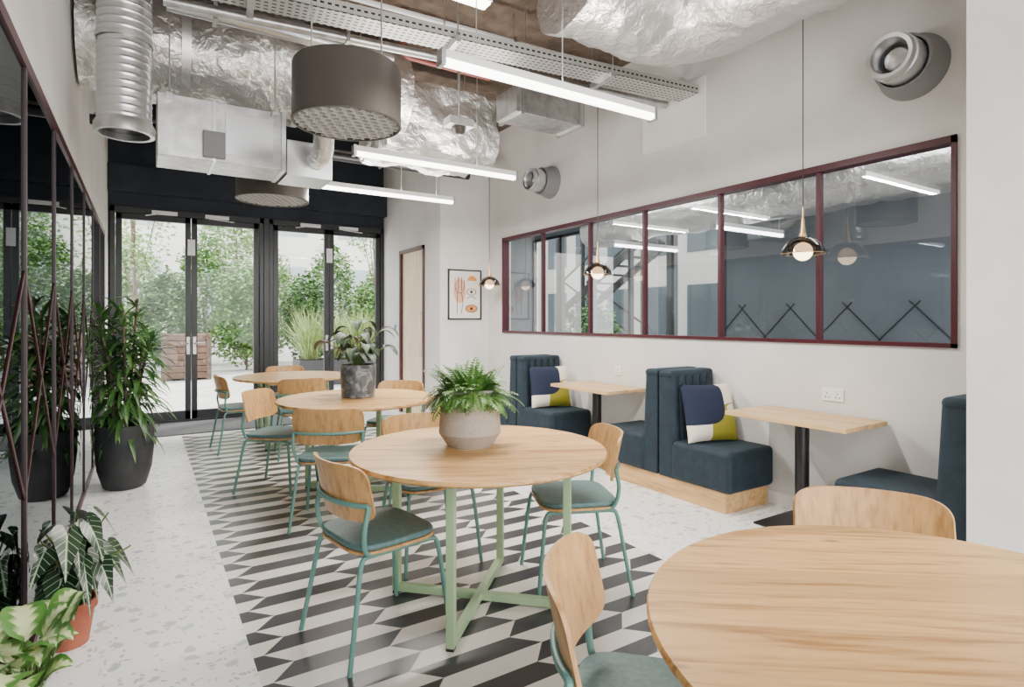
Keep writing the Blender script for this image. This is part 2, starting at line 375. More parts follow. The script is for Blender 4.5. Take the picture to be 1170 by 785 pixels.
def double_door(name, x0, x1):
    d = sempty(name); z1 = 2.90; fw = .055
    b = B(); box(b, x0, x0+fw, BY-.02, BY+.1, 0, z1); box(b, x1-fw, x1, BY-.02, BY+.1, 0, z1); box(b, x0, x1, BY-.02, BY+.1, z1-.08, z1); box(b, x0, x1, BY, BY+.08, 0, .03)
    obj('door_frame', b, darkmet, d, bevel=.004)
    xm = (x0+x1)/2
    for s, a, c in ((0, x0+fw+.005, xm-.004), (1, xm+.004, x1-fw-.005)):
        w = .07; b = B()
        box(b, a, a+w, BY+.01, BY+.07, .035, z1-.085); box(b, c-w, c, BY+.01, BY+.07, .035, z1-.085); box(b, a, c, BY+.01, BY+.07, .035, .15); box(b, a, c, BY+.01, BY+.07, z1-.16, z1-.085)
        lf = obj('door_leaf', b, darkmet, d, bevel=.003)
        b = B(); y = BY+.04; quad(b, [(a+w-.01,y,.14),(c-w+.01,y,.14),(c-w+.01,y,z1-.15),(a+w-.01,y,z1-.15)]); obj('door_glass', b, clear, lf)
        hx = c-.035 if s == 0 else a+.035
        b = B(); box(b, hx-.02, hx+.02, BY-.005, BY+.01, .93, 1.17); tube(b, [(hx,BY,1.08),(hx,BY-.05,1.08),(hx+(-.13 if s==0 else .13),BY-.05,1.08)], .011)
        obj('door_handle', b, galv, lf, smooth=True)
        cx = (a+c)/2 + (.12 if s == 0 else -.12)
        b = B(); box(b, cx-.15, cx+.15, BY-.05, BY+.01, z1-.075, z1-.025); bar(b, (cx-.1,BY-.06,z1-.08), (cx+.22*(1 if s else -1),BY-.03,z1-.1), .02, .01)
        obj('door_closer', b, whitepl, lf, bevel=.004)
    b = B(); box(b, xm-.045, xm+.045, BY-.012, BY+.012, 2.30, 2.52); obj('door_bolt', b, whitepl, d, bevel=.004)
double_door('door_1', -.38, 1.48)
double_door('door_2', 1.56, 3.32)
b = B(); box(b, 1.48, 1.56, BY-.03, BY+.12, 0, 2.90); struct(obj('trim_2', b, darkmet, bevel=.006))
b = B(); box(b, RX-.014, RX, 3.28, 4.02, 2.99, 3.50); struct(obj('trim_3', b, plaster2, bevel=.003))

# neighbour room beyond the internal window
FX = 6.6
b = B(); box(b, 4.2, FX, NY, 10, -.1, 0); struct(obj('floor_far_room', b, P('far_floor', (.35,.35,.35), .6)))
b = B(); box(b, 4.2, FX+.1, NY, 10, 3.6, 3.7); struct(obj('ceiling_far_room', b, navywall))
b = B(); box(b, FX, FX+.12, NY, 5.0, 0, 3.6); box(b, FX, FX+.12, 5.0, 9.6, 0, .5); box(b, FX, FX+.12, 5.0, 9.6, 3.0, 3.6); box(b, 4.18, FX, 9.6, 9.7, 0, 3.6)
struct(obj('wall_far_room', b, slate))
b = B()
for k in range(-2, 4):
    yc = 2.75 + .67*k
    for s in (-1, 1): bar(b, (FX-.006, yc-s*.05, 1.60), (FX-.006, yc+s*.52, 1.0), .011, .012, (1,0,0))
struct(obj('lattice_reflection', b, darkmet))  # zigzag bars added to imitate the left lattice reflected in the window
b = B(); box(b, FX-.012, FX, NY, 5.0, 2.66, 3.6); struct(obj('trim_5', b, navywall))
w3 = sempty('window_3'); b = B()
for z in (.5, 2.96): box(b, FX, FX+.08, 5.0, 9.6, z, z+.05)
for i in range(6): y = 5.0 + i*.91; box(b, FX, FX+.08, y, y+.06, .5, 3.0)
obj('window_frame', b, darkmet, w3)
b = B(); quad(b, [(FX+.035,5,.5),(FX+.035,5,3.0),(FX+.035,9.6,3.0),(FX+.035,9.6,.5)]); obj('window_pane', b, clear, w3)
for y in (2.0, 5.5):  # unseen area lights added to brighten the neighbouring room
    la = bpy.data.lights.new('far_room_fill', 'AREA'); la.shape = 'RECTANGLE'; la.size = 1.2; la.size_y = 1.6; la.energy = 68; la.color = (1,.98,.95)
    lo = bpy.data.objects.new('far_room_fill', la); col.objects.link(lo); lo.location = (4.85, y, 3.55); lo.rotation_euler = (0, .45, 0)
b = B(); box(b, 6.75, 18, 0, BY+.1, -.12, -.02); struct(obj('ground_yard', b, paving))
bd = thing('building', 'pale rendered building with dark windows seen through the internal window', 'building', (14, 11, -.02))
b = B(); box(b, 0, .5, -8, 9, 0, 10); obj('wall', b, P('render_pale', (.42,.40,.37), .8), bd)
for iz in range(3):
    for iy in range(9):
        b = B(); box(b, -.03, .05, -7.4+iy*1.8, -6.2+iy*1.8, .8+iz*2.7, 2.5+iz*2.7); obj('window', b, facwin, bd)
sc = thing('fire_escape', 'black steel outdoor staircase seen through the internal window', 'staircase', (10.2, 11.8, -.02))
for x in (0, .9):
    for k in range(3):
        b = B(); z = k*1.6; s = 1 if k % 2 == 0 else -1
        bar(b, (x, -1.5*s, z+.1), (x, 1.5*s, z+1.7), .05, .2); obj('stringer', b, black, sc)
        b = B(); bar(b, (x, -1.5*s, z+.95), (x, 1.5*s, z+2.55), .04, .04); obj('handrail', b, black, sc)
for k in range(3):
    s = 1 if k % 2 == 0 else -1
    for i in range(9):
        y = (-1.5 + i*3/8)*s; z = k*1.6 + i*.2; b = B(); box(b, 0, .9, y-.12, y+.12, z, z+.03); obj('tread', b, black, sc)
for x in (0, .9):
    for y in (-1.7, 1.7):
        b = B(); box(b, x-.05, x+.05, y-.05, y+.05, 0, 5.5); obj('post', b, black, sc)

# ------------------------------------------------------------------ round tables
TZ = .765
def make_table(label, loc, rz):
    t = thing('round_table', label, 'table', loc, rz, 'round oak tables')
    b = B(); lathe(b, [(0,TZ-.028),(.60,TZ-.028),(.622,TZ-.024),(.63,TZ-.016),(.63,TZ-.006),(.626,TZ),(0,TZ)], 72); obj('tabletop', b, oak, t, smooth=True)
    R = .44/math.sqrt(2)
    for sx, sy in ((1,1),(1,-1),(-1,1),(-1,-1)):
        M = Matrix.Translation((sx*R, sy*R, 0)) @ Matrix.Rotation(PI/4, 4, 'Z')
        b = B(); box(b, -.0185, .0185, -.0185, .0185, .012, TZ-.05, M); lf = obj('leg', b, sage, t, bevel=.003)
        b = B(); box(b, -.017, .017, -.017, .017, 0, .012, M); obj('foot', b, black, lf)
    b = B(); bar(b, (-R,-R,.031), (R,R,.031), .037, .037); bar(b, (-R,R,.0312), (R,-R,.0312), .037, .037); obj('base_crossbar', b, sage, t, bevel=.002)
    b = B(); bar(b, (-R,-R,TZ-.04), (R,R,TZ-.04), .037, .023); bar(b, (-R,R,TZ-.0398), (R,-R,TZ-.0398), .037, .023); obj('top_crossbar', b, sage, t)
    return t
TA, TB, TC, TD = (1.41,2.52), (1.48,4.69), (1.44,6.96), (1.40,.49)
tab = make_table('round oak table with sage green legs holding the fern in a concrete pot', (*TA,0), 0)
dup(tab, (*TB,0), .05, 'round oak table holding the marbled pot, behind the fern table')
dup(tab, (*TC,0), -.04, 'farthest round oak table, near the glass doors')
dup(tab, (*TD,0), -.15, 'large foreground round oak table cut off by the right edge')

# ------------------------------------------------------------------ chairs (facing +x)
def make_chair(label, loc, rz):
    t = thing('dining_chair', label, 'chair', loc, rz, 'oak and teal dining chairs')
    b = B(); prism(b, squircle(.205, .215, 4.5), .437, .45); obj('seat', b, oakv, t, bevel=.004)
    b = B(); prism(b, squircle(.203, .213, 4.5), .45, .478); obj('seat_pad', b, tealpad, t, bevel=.012, seg=3)
    R, hw, H, th = .40, .61, .122, .011
    b = B(); nu, nv = 28, 8; grid = []
    for side in (0, 1):
        g = []
        for i in range(nu+1):
            u = math.sin(PI/2*(-1 + 2*i/nu)); hh = H*(.50 + .50*max(0, 1-abs(u)**7)**.5)
            row = []
            for j in range(nv+1):
                v = -1 + 2*j/nv; z = .69 + v*hh; a = u*hw; rr = R + (th if side else 0)
                row.append(b.verts.new((-.225 + R - rr*math.cos(a) - (z-.69)*.22, rr*math.sin(a), z)))
            g.append(row)
        grid.append(g)
    for s, g in enumerate(grid):
        for i in range(nu):
            for j in range(nv): b.faces.new((g[i][j], g[i+1][j], g[i+1][j+1], g[i][j+1]))
    g0, g1 = grid
    for i in range(nu):
        for j in (0, nv): b.faces.new((g0[i][j], g0[i+1][j], g1[i+1][j], g1[i][j]))
    for j in range(nv):
        for i in (0, nu): b.faces.new((g0[i][j], g0[i][j+1], g1[i][j+1], g1[i][j]))
    obj('backrest', b, oakv, t, smooth=True)
    for s in (-1, 1):
        b = B(); tube(b, spl([(.16,s*.185,.428),(.19,s*.195,.40),(.215,s*.215,.2),(.235,s*.23,.0)], 5), .0105, 10); obj('leg', b, teal, t, smooth=True)
        b = B(); tube(b, spl([(-.15,s*.185,.428),(-.185,s*.195,.40),(-.22,s*.215,.2),(-.255,s*.235,.0)], 5), .0105, 10); obj('leg', b, teal, t, smooth=True)
    b = B(); R2 = R + th + .011
    arc = [(-.225 + R - R2*math.cos(a) + .012, R2*math.sin(a), .645) for a in [(-.56 + 1.12*k/10) for k in range(11)]]
    e = arc[-1]
    path = [(-.10,-.18,.428),(-.165,-.20,.45),(-.185,-.222,.54),(e[0]-.002,-e[1]-.002,.62)] + arc[0:] + [(e[0]-.002,e[1]+.002,.62),(-.185,.222,.54),(-.165,.20,.45),(-.10,.18,.428)]
    tube(b, spl(path, 4), .0105, 10); obj('back_frame', b, teal, t, smooth=True)
    b = B()
    for s in (-1, 1): tube(b, [(-.17,s*.185,.426),(.18,s*.185,.426)], .0105, 8)
    for x in (-.12, .14): tube(b, [(x,-.185,.426),(x,.185,.426)], .0095, 8)
    obj('seat_frame', b, teal, t, smooth=True)
    return t
R_ = math.radians
ch = make_chair('oak backed chair with teal seat at the left of the fern table, nearest the camera', (.89,2.53,0), R_(10))
for x, y, a, l in (
    (1.95,2.46,157,'oak backed chair on the right side of the fern table facing left'),
    (1.43,3.17,268,'oak backed chair behind the concrete fern pot, facing the camera'),
    (1.03,.985,-47,'cropped foreground chair seen from behind at the left of the big table'),
    (1.92,.89,216,'chair whose curved oak back rises behind the big foreground table'),
    (1.12,4.10,64,'chair seen from behind on the near left side of the marbled pot table'),
    (.95,5.14,-40,'chair on the far left side of the marbled pot table'),
    (1.97,5.17,226,'chair on the far right side of the marbled pot table'),
    (1.90,4.16,127,'chair just left of the fern on the near right of the marbled pot table'),
    (.88,6.92,4,'teal seated chair at the left end of the farthest table, beside the doors'),
    (1.38,6.30,84,'chair on the near side of the farthest table, back towards the camera'),
    (1.52,7.66,268,'chair on the far side of the farthest table with its back to the doors')):
    dup(ch, (x,y,0), R_(a), l)

# ------------------------------------------------------------------ booth benches
def flute(x0, x1, yb, yf, n=6):
    sg = (yf-yb)/abs(yf-yb); dp = .03
    pts = [(x0, yb), (x1, yb)]; m = 8
    for i in range(n):
        for k in range(m):
            u = (i + k/m)/n; pts.append((x1 + (x0-x1)*u, yf + sg*(-dp + dp*math.sin(PI*k/m)**.5)))
    pts.append((x0, yf - sg*dp)); return pts
BX0, BX1 = 3.5, 4.035
def lean(bm, s):
    for v in bm.verts: v.co.y -= s*(v.co.z-.45)*.05 if abs(v.co.y) > .06 else 0
def bench(label, yc, sides, y0, y1):
    t = thing('booth_bench', label, 'bench', (0, yc, 0), 0, 'navy velvet booth benches')
    b = B(); box(b, BX0+.03, BX1, y0+(.06 if -1 in sides else .02), y1-(.06 if 1 in sides else .02), 0, .15); obj('plinth', b, oakb, t, bevel=.003)
    for s in sides:
        b = B(); a, c = sorted((s*.15, s*.70)); box(b, BX0, BX1, a, c, .15, .45); obj('seat', b, navy, t, bevel=.04, seg=4)
        b = B(); prism(b, flute(BX0+.02, BX1, s*.010, s*.175), .15, .965); lean(b, s); bt = obj('backrest', b, navy, t, bevel=.012, seg=3)
        b = B(); box(b, BX0+.012, BX1, *sorted((s*.008, s*.145)), .935, 1.0); obj('top_roll', b, navy, bt, bevel=.03, seg=4)
    return t
YB = 3.325
bench('double sided navy velvet booth bench on oak plinth beside the socket, middle one', YB, (-1, 1), -.70, .70)
bench('farthest navy velvet booth bench, below the framed poster side of the window', YB+2.12, (-1, 1), -.70, .70)
bench('navy velvet booth bench cut off by the pillar at the right', YB-2.12, (1,), .0, .70)
def booth_table(label, y):
    t = thing('booth_table', label, 'table', (3.79, y, 0), 0, 'oak booth tables')
    b = B(); box(b, -.26, .25, -.425, .425, .72, .75); obj('tabletop', b, oakt, t, bevel=.004)
    b = B(); tube(b, [(0,0,.012),(0,0,.71)], .045, 20); obj('post', b, black, t, smooth=True)
    b = B(); box(b, -.25, .2, -.2, .2, 0, .014); obj('base_plate', b, black, t, bevel=.003)
    b = B(); box(b, -.18, .18, -.2, .2, .708, .72); obj('top_plate', b, black, t)
booth_table('rectangular oak booth table beneath the nearest pendant', 2.265)
booth_table('rectangular oak booth table beyond the cushion, beneath the middle pendant', 4.385)
def cushion_mat():
    m, nt, bs = mk('cushion_print'); t = nt.nodes.new('ShaderNodeTexCoord'); sp = nt.nodes.new('ShaderNodeSeparateXYZ'); nt.links.new(t.outputs['UV'], sp.inputs[0])
    u, v = sp.outputs[0], sp.outputs[1]
    def disc(cx, cy, rx, ry, e=2.4): return mth(nt, 'LESS_THAN', mth(nt, 'ADD', mth(nt, 'POWER', mth(nt, 'ABSOLUTE', mth(nt, 'DIVIDE', mth(nt, 'SUBTRACT', u, cx), rx)), e), mth(nt, 'POWER', mth(nt, 'ABSOLUTE', mth(nt, 'DIVIDE', mth(nt, 'SUBTRACT', v, cy), ry)), e)), 1.0)
    c = mix(nt, disc(.98, .14, .56, .50), (.74,.67,.55), (.27,.25,.018))
    c = mix(nt, disc(1.02, .54, .26, .09), c, (.74,.67,.55))
    c = mix(nt, disc(.24, .70, .48, .42, 3.4), c, (.008,.013,.038))
    nt.links.new(c, bs.inputs['Base Color']); bs.inputs['Roughness'].default_value = .9; return m
cm = cushion_mat()
def cushion(label, loc, rz):
    b = B(); uvl = b.loops.layers.uv.new('UVMap'); n = 16; s = .228
    for sd in (-1, 1):
        g = [[None]*(n+1) for _ in range(n+1)]
        for i in range(n+1):
            for j in range(n+1):
                u, v = -1+2*i/n, -1+2*j/n
                pin = 1 - .05*(1-u*u)*abs(v)**3; pin2 = 1 - .05*(1-v*v)*abs(u)**3
                th = .07*((1-u**4)*(1-v**4))**.5
                g[i][j] = b.verts.new((u*s*pin2, sd*th, v*s*pin + s))
        for i in range(n):
            for j in range(n):
                f = b.faces.new((g[i][j], g[i+1][j], g[i+1][j+1], g[i][j+1]))
                for lp, (a, c) in zip(f.loops, ((i,j),(i+1,j),(i+1,j+1),(i,j+1))): lp[uvl].uv = (a/n, c/n)
    bmesh.ops.remove_doubles(b, verts=b.verts, dist=.0005)
    o = obj('cushion', b, cm, None, smooth=True); o.location = loc; o.rotation_euler = (R_(-15), 0, rz)
    return tag(o, label, 'cushion', 'navy and mustard cushions')
cushion('cream cushion with navy and mustard shapes on the middle booth bench', (3.74, 2.95, .455), R_(-16))
cushion('smaller looking navy and mustard cushion on the farthest booth bench', (3.74, 2.95+2.12, .455), R_(-16))

# ------------------------------------------------------------------ pendants
def make_pendant(label, loc):
    t = thing('pendant_lamp', label, 'lamp', loc, 0, 'glass and brass pendant lamps')
    b = B(); lathe(b, [(.022,.088),(.055,.080),(.088,.060),(.117,.030),(.134,-.002),(.140,-.03),(.138,-.03),(.132,-.003),(.115,.028),(.087,.057),(.055,.076),(.022,.084)], 40); obj('shade', b, smoke, t, smooth=True)
    b = B(); lathe(b, [(0,.29),(.005,.29),(.006,.22),(.011,.20),(.013,.16),(.018,.12),(.024,.10),(.024,.08),(.018,.065),(.016,.05),(0,.05)], 24); obj('lamp_holder', b, brass, t, smooth=True)
    b = B(); lathe(b, [(0,-.078)] + [(.062*math.sin(PI*k/14), -.015-.063*math.cos(PI*k/14)) for k in range(1, 14)] + [(0,.048)], 24); obj('bulb', b, opal, t, smooth=True)
    b = B(); lathe(b, [(.140,-.028),(.141,-.03),(.140,-.033),(.138,-.03),(.140,-.028)], 40); obj('shade_rim', b, brass, t, smooth=True)
    top = CEIL - loc[2]
    b = B(); tube(b, [(0,0,.29),(0,0,top)], .0035, 6); obj('cord', b, black, t)
    b = B(); lathe(b, [(0,top-.04),(.045,top-.04),(.05,top-.03),(.05,top),(0,top)], 20); obj('ceiling_rose', b, black, t, smooth=True)
    return t
pn = make_pendant('nearest glass and brass pendant lamp, above the right booth table', (3.80,2.265,1.885))
dup(pn, (3.80,4.385,1.885), 0, 'middle glass and brass pendant lamp, above the farther booth table')
dup(pn, (3.80,6.52,1.885), 0, 'farthest glass and brass pendant lamp, beside the framed poster')

# ------------------------------------------------------------------ ceiling services
def foil_tube(path, r, amp=.035, seg=64, zs=1.0):
    b = B()
    def rf(i, n, a, p):
        v = noise.noise(p*2.6) * amp + abs(noise.noise(p*6.5)) * amp*.8 + abs(noise.noise(p*15)) * amp*.45
        return r + v
    tube(b, path, r, seg, True, rf)
    if zs != 1.0:
        for v in b.verts: v.co.z *= zs
    return b
def lerp(p, q, n): p, q = Vector(p), Vector(q); return [p + (q-p)*k/n for k in range(n+1)]
def rods(t, pts, z0, r=.005, top=CEIL):
    for x, y in pts:
        b = B(); tube(b, [(x, y, z0), (x, y, top - t.location.z)], r, 6); obj('hanger_rod', b, galv, t)
d = thing('foil_duct', 'crinkled silver foil wrapped duct and plenum running from the left wall to centre', 'duct', (1.2, 5.02, 3.44))
obj('duct', foil_tube(lerp((-1.58,0,0), (.75,0,0), 90), .39), foil, d, smooth=True); rods(d, [(-1.0,0),(.3,0)], .39)
b = B()
bmesh.ops.create_cube(b, size=1); bmesh.ops.subdivide_edges(b, edges=b.edges, cuts=34, use_grid_fill=True)
for v in b.verts:
    p = v.co.copy(); q = Vector((p.x*1.2, p.y*.74, p.z*.64))
    sph = p.normalized(); q = q*.80 + Vector((sph.x*.6, sph.y*.4, sph.z*.34))*.20
    v.co = q + sph*(noise.noise(q*3.3)*.06 + abs(noise.noise(q*7))*.04 + abs(noise.noise(q*15))*.018) + Vector((1.17,.2,-.18))
obj('plenum', b, foil, d, smooth=True); rods(d, [(.85,.2),(1.55,.2)], .1)
for x in (-.95, -.15):
    b = B(); tube(b, [(x-.03,0,0),(x+.03,0,0)], .418, 56, False); obj('tape_band', b, tape, d, smooth=True)
d = thing('foil_duct', 'large foil wrapped duct bending along the upper right wall', 'duct', (3.3, 2.1, 3.53))
path = lerp((-1.05,.80,0), (-.35,.80,0), 24) + [Vector((-.35+.35*math.sin(a), .45+.35*math.cos(a), 0)) for a in [PI/2*k/14 for k in range(1, 15)]] + lerp((0,.40,0), (0,-3.1,0), 110)
obj('duct', foil_tube(path, .315, .042, 64, .86), foil, d, smooth=True); rods(d, [(-.8,.80),(0,-.6)], .28)
d = thing('foil_duct', 'foil wrapped duct inside the neighbouring room behind the internal window', 'duct', (5.5, 2.6, 2.66))
obj('duct', foil_tube(spl([(0,-2.4,0),(0,-.8,0),(0,.6,0),(0,2.0,0),(0,3.9,0)], 16), .19, .045), foil, d, smooth=True); rods(d, [(0,-1.4),(.0,.2),(0,2.6)], .2, top=3.6)
d = thing('spiral_duct', 'silver spiral duct dropping from the ceiling by the left wall', 'duct', (-.10, 4.2, 2.52))
b = B(); H = CEIL-2.52; n = int(H/.008); prof = []
for k in range(n+1):
    z = .05 + (H-.05)*k/n; prof.append((.140 + (.0028 if (k % 6) == 0 else 0), z))
lathe(b, prof, 40); obj('duct', b, spiralm, d, smooth=True)
b = B(); lathe(b, [(.132,.0),(.156,.0),(.158,.05),(.143,.08),(.138,.06),(.132,.0)], 40); obj('collar', b, galv, d, smooth=True)
b = B(); lathe(b, [(0,.04),(.138,.04)], 40); obj('opening', b, black, d)
b = B(); lathe(b, [(.147,.55),(.151,.55),(.151,.58),(.147,.58),(.147,.55)], 40); obj('clamp', b, galv, d, smooth=True)
def drum(label, loc, rd):
    t = thing('drum_diffuser', label, 'vent', loc, 0, 'round drum ceiling diffusers'); R = .30; Hd = .325
    b = B(); lathe(b, [(R-.012,.0),(R,.0),(R+.004,.006),(R,.012),(R,Hd-.015),(R-.006,Hd),(0,Hd),(0,Hd-.01),(R-.012,Hd-.02),(R-.012,.0)], 64); obj('casing', b, bronze, t, smooth=True)
    b = B(); lathe(b, [(0,.06),(R-.013,.06)], 48); obj('backing', b, black, t)
    b = B(); s = .034; w = .0065
    for i in range(-12, 13):
        for j in range(-12, 13):
            cx, cy = s*math.sqrt(3)*(i + (j % 2)*.5), s*1.5*j
            if math.hypot(cx, cy) > R-.026: continue
            o_, n_ = [], []
            for z in (.004, .02):
                o_.append([b.verts.new((cx+s*math.cos(PI/6+k*PI/3), cy+s*math.sin(PI/6+k*PI/3), z)) for k in range(6)])
                n_.append([b.verts.new((cx+(s-w)*math.cos(PI/6+k*PI/3), cy+(s-w)*math.sin(PI/6+k*PI/3), z)) for k in range(6)])
            for k in range(6):
                k2 = (k+1) % 6
                b.faces.new((o_[0][k], o_[0][k2], n_[0][k2], n_[0][k])); b.faces.new((n_[0][k], n_[0][k2], n_[1][k2], n_[1][k]))
    obj('honeycomb_grille', b, grillm, t)
    rods(t, rd, Hd-.002)
    return t
drum('large grey brown drum diffuser with honeycomb underside, nearest the camera', (.98,3.29,2.515), [(-.2,0),(.2,0)])
drum('smaller looking drum diffuser farther back, near the glass doors', (.96,5.46,2.46), [(-.09,.27),(.09,.27)])
t = thing('fan_coil_unit', 'boxy galvanised air conditioning unit hanging beside the drum diffuser', 'air conditioner', (.50, 4.72, 2.51))
b = B(); box(b, -.43, .36, -.2, .2, 0, .42); obj('casing', b, galv, t, bevel=.006)
b = B(); box(b, -.02, .30, -.204, -.2, .06, .36); obj('access_panel', b, spiralm, t, bevel=.002)
b = B(); box(b, .40, .74, -.16, .2, -.02, .25); obj('plenum', b, spiralm, t, bevel=.006)
for x0, x1 in ((.355,.385),(-.10,-.08)):
    b = B(); box(b, x0, x1, -.21, .21, -.006, .425); obj('flange', b, spiralm, t)
b = B(); tube(b, spl([(.62,-.16,.12),(.62,-.35,.16),(.56,-.6,.38),(.48,-.9,.50),(.46,-1.05,.52)], 6), .075, 18); obj('flexible_duct', b, foil, t, smooth=True)
b = B(); box(b, -.16, -.02, -.24, -.2, .02, .2); obj('control_box', b, felt, t, bevel=.004)
for x in (-.36, .30):
    b = B(); box(b, x-.02, x+.02, -.275, -.2, .38, .40); obj('lug', b, galv, t)
rods(t, [(-.36,-.262),(.30,-.262)], .38)
t = thing('rectangular_duct', 'rectangular grey steel duct beside the foil plenum', 'duct', (3.25, 4.58, 3.30))
b = B(); box(b, -.40, .40, -.18, .18, 0, .25); obj('duct', b, galv, t, bevel=.005)
for x in (-.36, .33):
    b = B(); box(b, x, x+.03, -.2, .2, -.02, .27); obj('flange', b, spiralm, t)
rods(t, [(-.28,0),(.28,0)], .25)
def strip(label, x0, y, rx, z=2.70, L=.75, top=CEIL, lamp=True):
    t = thing('strip_light', label, 'light', (x0+L, y, z), 0, 'linear strip lights')
    b = B(); box(b, -L, L, -.028, .028, .03, .075); obj('housing', b, whitepl, t, bevel=.005)
    b = B(); tube(b, [(-L+.01,0,.022),(L-.01,0,.022)], .027, 16); obj('diffuser', b, tubeem, t, smooth=True)
    for a, c in ((-L-.015,-L+.01),(L-.01,L+.015)):
        b = B(); box(b, a, c, -.034, .034, -.008, .078); obj('end_cap', b, galv, t, bevel=.003)
    rods(t, [(v, 0) for v in rx], .075, .003, top)
    if lamp:
        for up in (0, 1):  # second one, facing up, is added to brighten the ceiling
            la = bpy.data.lights.new('strip_lamp', 'AREA'); la.shape = 'RECTANGLE'; la.size = 1.4; la.size_y = .05; la.energy = (78, 22)[up]; la.color = (1,.945,.87)
            lo = bpy.data.objects.new('strip_lamp', la); col.objects.link(lo); lo.location = (x0+.75, y, (2.69, 2.78)[up]); lo.rotation_euler = (PI*up, 0, 0)
strip('nearest lit strip light, hanging below the perforated cable tray', 1.276, 2.67, (-.55, .02))
strip('middle lit strip light, under the foil plenum', 1.395, 4.5, (-.55, .35))
strip('farthest lit strip light, nearest the glass doors', 1.408, 5.8, (.14, .55))
strip('added lit strip behind the internal window standing in for a reflected strip light, nearer one', 5.0, 3.95, (-.55, .55), 2.36, .6, 3.6, False)  # glowing strips added beyond the glass to imitate reflections of the strip lights
strip('added lit strip behind the internal window standing in for a reflected strip light, farther one', 5.1, 5.6, (-.55, .55), 2.36, .6, 3.6, False)
t = thing('emergency_light', 'short white light fitting at the top centre under the brown ceiling', 'light', (1.62, 3.08, 3.32))
b = B(); box(b, -.17, .17, -.05, .05, .02, .06); obj('housing', b, whitepl, t, bevel=.005)
b = B(); box(b, -.16, .16, -.042, .042, .005, .02); obj('diffuser', b, tubeem, t, bevel=.003)
rods(t, [(-.12,0),(.12,0)], .06, .004)
t = thing('cable_tray', 'long perforated galvanised cable tray crossing the ceiling', 'cable tray', (RX-.014, 3.45, 3.36))
L = 4.40; ang = PI - math.atan2(.50, L); t.rotation_euler = (0, 0, ang)
b = B(); box(b, 0.0, L, -.11, .11, 0, .006); box(b, 0, L, -.11, -.104, 0, .07); box(b, 0, L, .104, .11, 0, .07); obj('channel', b, perf, t)
for y in (-.06, -.02, .03, .07):
    b = B(); tube(b, [(.0,y,.02),(L,y,.02)], .012, 8); obj('cable', b, cablem, t)
for x in (.9, 2.2, 3.5):
    b = B(); box(b, x, x+.04, -.15, .15, -.04, 0); obj('support_bar', b, galv, t)
    for y in (-.14, .14):
        b = B(); tube(b, [(x+.02, y, -.05), (x+.02, y, CEIL-3.36)], .005, 6); obj('hanger_rod', b, galv, t)
redp = P('rust_red_pipe', (.20,.04,.03), .5)
def pipe(label, y, z, r, m, x0=LX, x1=RX, dy=.0, xs=(1.2,2.6)):
    t = thing('conduit_pipe', label, 'pipe', (0, y, z), group='ceiling conduit pipes')
    b = B(); tube(b, [(x0,dy,0),(x1,0,0)], r, 14); obj('pipe', b, m, t, smooth=True)
    for x in xs:
        yy = dy*(x1-x)/(x1-x0)
        b = B(); tube(b, [(x,yy,r),(x,yy,CEIL-z)], .004, 6); obj('hanger_rod', b, galv, t)
        b = B(); box(b, x-.012, x+.012, yy-r-.012, yy+r+.012, -r-.006, r+.012); obj('bracket', b, galv, t)
pipe('galvanised conduit pipe running just behind the cable tray', 3.72, 3.38, .033, galv, x0=.1, x1=RX-.014, dy=.45)
pipe('slim white conduit pipe high behind the nearer drum diffuser', 3.98, 3.72, .02, whitepl, x0=.1, x1=RX, dy=.2, xs=(.7,2.6))
pipe('thin galvanised pipe close above the nearest strip light', 2.30, 3.60, .025, galv, x0=LX, x1=2.85, xs=(.9,2.4))
pipe('slimmest galvanised pipe nearest the camera, above the top edge', 2.20, 3.60, .018, galv, x0=LX, x1=2.85, xs=(.9,2.4))
pipe('wide galvanised pipe between the cable tray and the air conditioning unit', 4.36, 3.46, .05, spiralm, x0=.12, x1=1.65, xs=(.4,1.4))
pipe('thin rust red pipe close under the brown ceiling above the nearest light', 2.95, 3.80, .018, redp, x0=LX, x1=2.1, xs=(.5,1.3))
pipe('dark pipe running across just below the foil duct near the doors', 6.2, 3.15, .045, black, x0=LX, x1=3.32, xs=(.2,1.2))
pipe('galvanised pipe across the ceiling nearest the glass doors', 6.7, 3.30, .06, spiralm, x0=LX, x1=3.32, xs=(.5,2.4))
o = obj('water_pipe', tube(B(), spl([(1.78,4.46,3.95),(1.78,4.46,3.7),(1.80,4.46,3.58),(1.95,4.46,3.56),(2.6,4.46,3.56)], 6), .022, 10), redp, None, smooth=True)
tag(o, 'rust red pipe dropping from the brown ceiling behind the cable tray', 'pipe')
o = obj('drop_pipe', tube(B(), spl([(.40,3.5,3.95),(.40,3.5,3.55),(.41,3.5,3.32),(.46,3.55,3.25)], 6), .03, 12), whitepl, None, smooth=True)
tag(o, 'short white pipe elbow above the cable tray at the left', 'pipe')
bmx = thing('ceiling_beam', 'dark steel beam across the ceiling near the glass doors', 'beam', (1.46, 7.4, 3.55))
b = B(); box(b, -1.86, 1.86, -.09, .09, 0, .02); box(b, -1.86, 1.86, -.09, .09, .38, .40); box(b, -1.86, 1.86, -.012, .012, .02, .38); obj('beam', b, navywall, bmx)
t = thing('dome_camera', 'small dome security camera hanging on a rod below the ducts', 'camera', (2.20, 4.28, 3.0))
b = B(); box(b, -.11, .11, -.07, .07, 0, .07); obj('mount', b, galv, t, bevel=.006)
b = B(); lathe(b, [(.06,0),(.06,-.02),(.055,-.025),(.05,-.045),(.03,-.065),(0,-.07)], 24); obj('dome', b, bronze, t, smooth=True)
b = B(); tube(b, [(0,0,.06),(0,0,CEIL-3.0)], .012, 8); obj('rod', b, galv, t)
